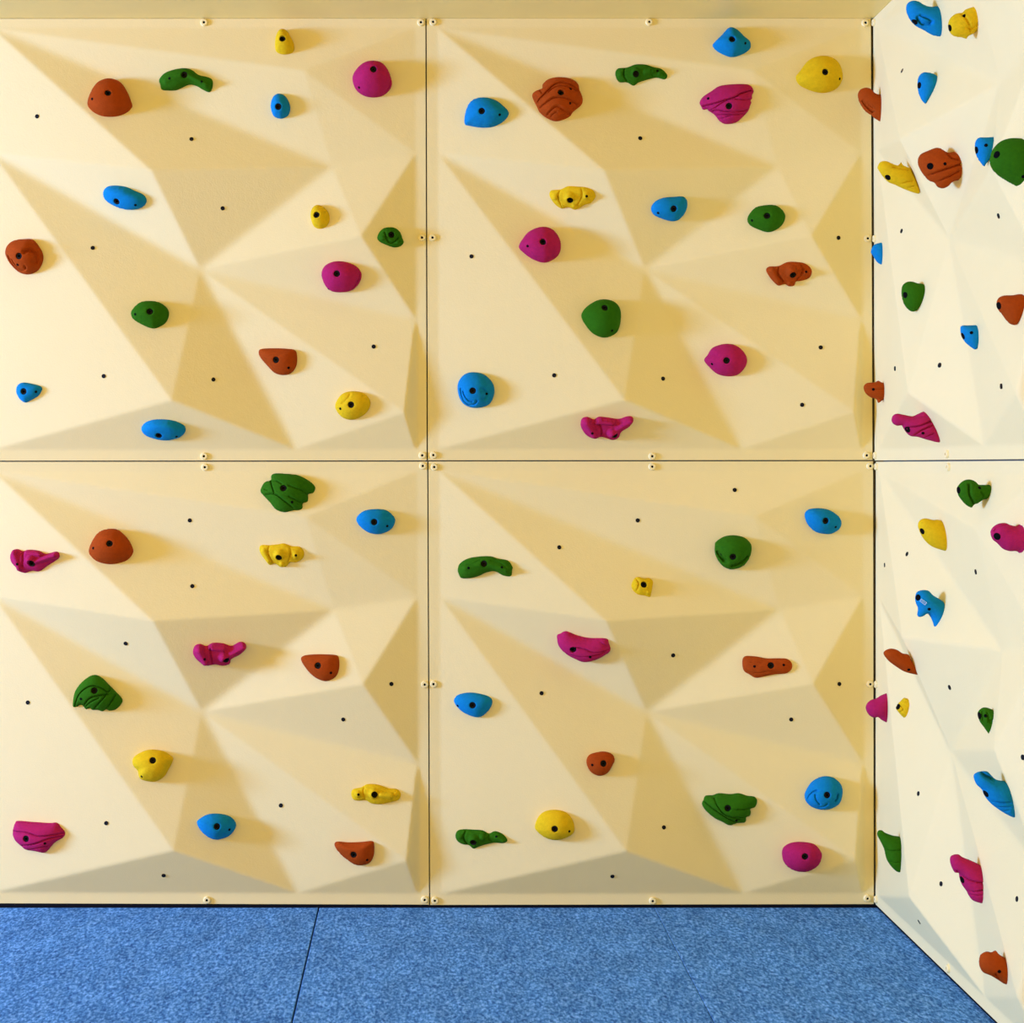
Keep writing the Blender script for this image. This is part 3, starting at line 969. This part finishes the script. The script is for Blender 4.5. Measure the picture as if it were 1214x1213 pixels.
hold('b', 'L', '791,325 810,300 860,294 910,303 950,330 966,360 955,395 920,417 880,417 840,405 805,370',
     'blue egg-shaped hold at the top right of the lower right panel', '885,354', ['933,384'], H=32, apex='875,350')
hold('g', 'L', '357,475 362,460 400,435 450,428 500,440 530,470 533,500 520,540 490,575 440,591 400,580 370,545 357,510',
     'round green hold with two carved pockets, upper right of the lower right panel', '441,527', H=42, apex='447,495', e=(2.3, .5),
     grooves=[('h', '240,640 320,740 400,820', 9, 4.5), ('h', '580,950 720,900 850,810 940,730', 6, 3.4)], small=['383,515'])
hold('o', 'L', '486,1025 500,1002 550,1003 600,1012 660,1012 700,1015 723,1035 722,1065 695,1085 640,1090 590,1100 550,1106 520,1090 492,1070',
     'long flat orange hold on the bright facet at the right of the lower right panel', '622,1047', ['544,1052', '684,1045'], H=20, kind='i',
     grooves=[('L', '500,1075 560,1085 620,1075 660,1080', 1.5, 1.3), ('L', '520,1030 580,1035', 1, 1.2)])
hold('b', 'O', '112,130 130,100 180,88 230,92 280,107 297,130 285,165 250,200 220,207 180,195 140,170',
     'blue teardrop hold at the left of the lower right panel', '203,147', ['132,149'], H=26)
hold('o', 'O', '752,415 765,385 800,372 840,368 875,380 888,405 880,430 855,470 820,485 785,475 762,450',
     'small orange rounded hold in the middle of the lower right panel', '831,426', ['777,433'], H=24)
hold('y', 'O', '500,735 515,690 545,662 590,652 640,660 675,690 690,730 685,765 650,787 600,797 550,785 515,760',
     'yellow dome hold near the bottom of the lower right panel', '597,740', ['667,751'], H=36)
hold('g', 'O', '120,775 130,750 160,743 210,745 250,748 280,763 310,752 345,765 370,795 350,810 310,808 270,815 225,830 205,836 185,820 155,815 130,800',
     'green lizard-like hold in the bottom left corner of the lower right panel', '207,803', ['317,776'], H=15, kind='i',
     lobes=[('208,790', 14, 25), ('145,778', 8.5, 15), ('250,780', 10, 19), ('320,780 350,795', 6, 15)],
     grooves=[('O', '172,748 160,780 180,818', 3, 1.6), ('O', '288,758 280,785 300,808', 1.6, 1.5)])
hold('g', 'P', '293,625 300,605 310,585 345,582 375,573 430,577 470,573 510,585 545,590 558,610 548,640 525,648 528,665 522,682 505,688 505,705 495,715 465,715 425,727 390,710 350,690 310,655',
     'green layered rock-like hold in the lower part of the lower right panel', '416,641', ['457,700'], H=32, kind='i',
     grooves=[('g', '130,480 330,610 560,760 730,860', 4, 1.5, .5), ('g', '340,430 400,560 520,690 700,760 800,800', 3.2, 1.4, .3),
              ('g', '740,600 870,610 1020,600', 3.4, 1.4, .5), ('g', '700,740 830,760 900,750', 2.6, 1.3, .4), ('g', '230,370 340,440', 1.8, 1.2)])
hold('b', 'P', '790,580 800,550 830,510 880,488 930,495 965,530 970,575 955,620 915,645 870,649 825,635 798,610',
     'round blue hold with a carved swirl, right side of the lower right panel', '892,577', H=38,
     grooves=[('i', '500,480 420,520 350,640 400,760 520,830 650,810 700,750', 3.4, 1.9), ('i', '460,560 480,660 560,760', 2.8, 1.8),
              ('i', '930,560 910,640 870,690', 4.5, 2.2)])
hold('p', 'P', '678,870 685,835 720,813 770,808 830,818 862,850 870,880 850,920 810,945 770,950 725,940 690,910',
     'round pink hold in the bottom right corner of the lower right panel', '786,872', ['706,922'], H=38)
# ------------------------------------------------------------------ upper panel of the side wall
S1 = dict(side=True, kind='i')
hold('b', '1', '365,60 375,25 410,5 450,12 490,40 540,52 595,40 612,70 622,140 618,210 600,258 560,255 530,235 500,215 440,185 400,145 375,100',
     'blue nose-shaped hold with a carved pocket at the top of the side wall', '425,160', (), grooves=[('1', '455,120 490,160 545,165', 6, 2.4), ('1', '470,108 530,140 552,158', 4, 1.8)], **S1)
hold('y', '1', '668,180 680,135 720,100 770,90 800,65 870,40 890,80 893,130 875,200 840,240 810,262 800,280 770,268 720,262 685,235',
     'yellow knobbly hold at the top of the side wall, right of the blue nose-shaped hold', '678,200', ['780,115'],
     grooves=[('1', '770,95 800,150 840,240', 2.5, 2), ('1', '800,200 850,200 880,170', 2, 1.6)], **S1)
hold('b', '1', '447,600 455,555 480,525 515,520 550,535 575,570 582,605 565,660 535,715 505,745 480,720 455,660',
     'blue teardrop hold on the side wall, below the blue nose-shaped hold', '461,612', **S1)
hold('o', '1', '18,680 35,645 75,630 110,640 135,670 160,680 190,680 195,750 190,820 180,882 140,850 120,830 75,800 40,750 25,720',
     'orange hook-nosed hold sticking out across the top of the corner gap', None, (), grooves=[('1', '60,720 90,760 135,800', 5, 2.4), ('1', '85,735 130,775', 3, 1.6)], ext=6, **S1)
hold('b', '1', '860,1050 868,1010 890,990 940,988 992,990 985,1060 960,1140 940,1180 925,1197 895,1160 870,1110',
     'blue wedge hold on the side wall, touching the big green hold', '867,1080', ['940,1045'], **S1)
hold('o', '1', '450,1150 470,1110 520,1085 590,1062 640,1090 660,1100 700,1090 745,1090 755,1140 765,1165 760,1213 755,1233 735,1283 690,1308 670,1338 630,1355 590,1343 575,1313 540,1303 500,1263 460,1200',
     'orange layered hold on the side wall, left of the blue wedge and big green hold', '538,1195', ['645,1178'],
     grooves=[('1', '500,1263 600,1235 700,1200 760,1180', 4, 1.6, .4), ('1', '560,1310 640,1285 745,1230', 3.5, 1.5, .4), ('1', '660,1100 690,1140 740,1150', 3, 1.6)], **S1)
hold('y', '1', '160,1200 180,1165 220,1158 260,1175 300,1190 318,1180 330,1165 345,1190 385,1213 390,1230 410,1290 425,1340 432,1390 400,1385 340,1355 290,1330 240,1310 200,1270 165,1220',
     'yellow ridged hold on the side wall, close to the corner near the top', '235,1275', (), ext=5,
     grooves=[('1', '300,1330 370,1310 415,1300', 2.2, 1.3), ('1', '340,1360 395,1345 425,1335', 2.2, 1.3), ('1', '270,1200 330,1215 385,1225', 2, 1.4)], **S1)
hold('g', '1', '968,1150 985,1080 1040,1020 1110,995 1180,995 1250,1010 1290,1050 1310,1120 1310,1200 1290,1290 1250,1330 1180,1345 1130,1320 1070,1285 1010,1240 980,1200',
     'big round green hold cut off by the right edge of the photo', '1018,1112', ['1208,1270'], th=0.9, base=(1214, 195), **S1)
hold('b', '2', '112,600 125,560 150,540 195,530 203,560 203,620 195,675 182,690 155,670 130,630',
     'small blue hold right at the corner gap, upper half of the side wall', None, (), ext=5, **S1)
hold('g', '2', '332,880 340,840 370,815 410,812 450,825 490,835 497,870 480,940 455,1000 425,1027 390,1020 355,980 338,930',
     'green cone-shaped hold in the middle of the upper side panel', '361,908', **S1)
hold('o', '2', '1015,970 1030,930 1070,912 1130,910 1190,902 1250,915 1270,960 1250,1010 1200,1070 1160,1120 1130,1123 1100,1105 1060,1050 1025,1010',
     'orange cone-shaped hold at the right edge of the photo, upper half', '1033,985', base=(1213, 366), ext=5, **S1)
hold('b', '3', '755,60 765,38 810,35 885,38 890,90 878,150 858,207 830,190 790,155 765,110',
     'small blue wedge hold on the side wall, left below the orange cone-shaped hold', '772,113', ['835,88'], **S1)
hold('o', '3', '60,490 65,465 90,448 140,445 165,433 185,447 212,448 213,500 208,555 185,575 165,593 150,565 110,553 75,525',
     'small orange hold jutting across the corner gap, just above the lower panels', None, ['130,495'], ext=4,
     grooves=[('3', '70,495 130,497 205,500', 1.2, 1.2), ('3', '105,550 160,562 200,560', 2, 1.4)], **S1)
hold('p', '3', '260,715 270,685 300,670 350,678 410,688 450,672 488,655 515,680 545,725 555,780 565,820 558,875 510,862 450,838 400,832 370,810 345,775 335,755 300,757 270,740',
     'pink folded hold with a long nose at the bottom of the upper side panel', '378,785', ['487,810'],
     grooves=[('3', '380,770 460,760 520,735 550,725', 3.6, 1.5, .4), ('3', '430,830 480,790 555,755', 3.2, 1.4, .4), ('3', '500,855 530,830 562,815', 2.6, 1.3, .4), ('3', '420,690 480,690 515,690', 2, 1.4)], **S1)
# ------------------------------------------------------------------ lower panel of the side wall
hold('g', '4', '730,185 745,150 780,120 825,112 865,128 890,150 940,152 965,180 970,220 950,253 915,255 880,285 855,292 835,315 790,290 750,240',
     'green knobbly hold at the top of the lower side panel', '742,190', ['893,172'], push=0.008, grooves=[('4', '820,150 820,220 860,290', 3.2, 1.8), ('4', '900,200 920,240 900,262', 2, 1.5)], **S1)
hold('y', '4', '450,440 465,405 505,392 560,403 595,402 620,430 640,480 652,540 652,590 640,630 590,610 530,580 485,530 460,480',
     'smooth yellow hold on the lower side panel, above the blue two-pronged hold', '484,485', **S1)
hold('p', '4', '973,490 990,455 1030,430 1080,425 1115,440 1160,445 1200,420 1250,400 1290,450 1300,560 1290,640 1250,680 1200,665 1165,630 1110,628 1060,610 1020,570 985,540',
     'pink nose-shaped hold cut off by the right edge of the photo', '1020,522', base=(1214, 640), grooves=[('4', '1115,440 1050,455 1020,490', 2.2, 1.8)], **S1)
hold('b', '4', '430,960 445,920 490,907 530,915 560,945 610,985 640,1020 648,1050 635,1110 610,1170 590,1188 570,1175 550,1120 520,1078 490,1095 460,1102 445,1085 450,1040 435,1000',
     'blue two-pronged hold with a pale sticker on the lower side panel', '453,962', ['531,1045'], tagmark='490,993', ext=6, **S1)
hold('o', '5', '203,215 215,190 255,176 300,185 340,210 380,220 395,260 420,310 440,362 400,358 350,340 300,310 240,265',
     'brown-orange tongue-shaped hold on the side wall above the small pink and yellow pair', None, ['385,328'], ext=4, **S1)
hold('p', '5', '75,605 85,570 115,545 150,535 190,510 235,492 240,540 235,620 230,680 222,710 190,690 165,670 130,672 95,650',
     'pink bell-shaped hold jutting across the corner gap, lower half', None, (), ext=4, **S1)
hold('y', '5', '292,605 305,575 330,550 350,530 375,538 395,533 398,570 390,620 380,670 370,683 345,670 320,645 300,620',
     'tiny yellow hold beside the pink bell-shaped hold near the corner', '309,595', ext=4, grooves=[('5', '330,590 345,615 325,640', 2, 1.4), ('5', '350,540 365,560 395,560', 1.5, 1.3)], **S1)
hold('g', '5', '880,650 890,620 920,600 955,603 985,625 1000,650 998,700 985,750 965,790 945,770 920,735 895,700',
     'small green lobed hold in the middle of the lower side panel', '891,660', ['938,660'],
     grooves=[('5', '925,610 920,660 930,730', 2.2, 1.5), ('5', '950,640 960,690 1000,690', 2.2, 1.5), ('5', '955,700 975,710', 2, 1.4)], ext=6, **S1)
hold('b', '6', '850,125 865,100 905,88 950,90 985,125 1020,150 1085,168 1105,220 1115,290 1118,350 1105,418 1070,400 1020,355 970,315 930,265 910,220 870,180',
     'blue scooped hold with ridges on the lower side panel, above the pink folded hold', '940,250', (),
     grooves=[('6', '925,100 950,130 1000,155', 7, 3), ('6', '980,312 1050,315 1112,312', 3, 1.4, .4), ('6', '1020,355 1070,350 1112,348', 2.6, 1.3, .4), ('6', '1060,390 1110,375', 2, 1.2)], **S1)
hold('g', '6', '158,545 165,515 190,512 215,530 270,550 310,560 335,600 338,650 330,720 320,800 300,813 265,780 225,720 208,650 185,600',
     'dark green folded hold low in the corner of the side wall', None, (), ext=4,
     grooves=[('6', '205,655 260,660 330,650', 2.4, 1.5, .4), ('6', '250,745 290,750 325,740', 2, 1.3, .4)], **S1)
hold('p', '6', '680,720 695,692 740,685 770,705 820,725 870,755 915,795 920,850 915,930 915,990 895,1037 850,1020 815,980 800,950 765,900 750,850 745,820 715,815 690,770',
     'pink folded hold on the lower side panel, below the blue scooped hold', '770,870', (),
     grooves=[('6', '745,815 820,870 915,890', 3.6, 1.5, .4), ('6', '800,950 850,960 915,940', 2.8, 1.4, .4), ('6', '820,985 870,985 912,980', 2, 1.3)], **S1)
hold('o', '7', '956,620 965,580 1000,560 1030,565 1050,553 1070,575 1100,605 1115,640 1125,690 1118,740 1095,748 1060,720 1020,697 980,680 960,650',
     'orange beak-shaped hold at the bottom right of the photo, lowest on the side wall', None, ['1072,675'],
     grooves=[('7', '1050,690 1075,720 1100,745', 3, 1.5)], ext=6, **S1)
# ------------------------------------------------------------------ light
def area(name, loc, target, sx, sy, power, col):
    l = bpy.data.lights.new(name, 'AREA')
    l.shape = 'RECTANGLE'
    l.size, l.size_y = sx, sy
    l.energy = power
    l.color = col
    o = bpy.data.objects.new(name, l)
    C.objects.link(o)
    o.location = loc
    d = Vector(target) - Vector(loc)
    o.rotation_euler = d.to_track_quat('-Z', 'Y').to_euler()
    return o
area('window_daylight', KEY_LOC, KEY_TGT, KEY_SIZE[0], KEY_SIZE[1], KEY_POWER, KEY_COL)
w = bpy.data.worlds.new('world')
bpy.context.scene.world = w
w.use_nodes = True
bg = w.node_tree.nodes['Background']
bg.inputs['Color'].default_value = (*FILL_COL, 1)
bg.inputs['Strength'].default_value = FILL
vs = bpy.context.scene.view_settings
vs.view_transform = 'Standard'
vs.look = 'None'
vs.gamma = 1.0
vs.use_curve_mapping = False
vs.exposure = EXPOSURE
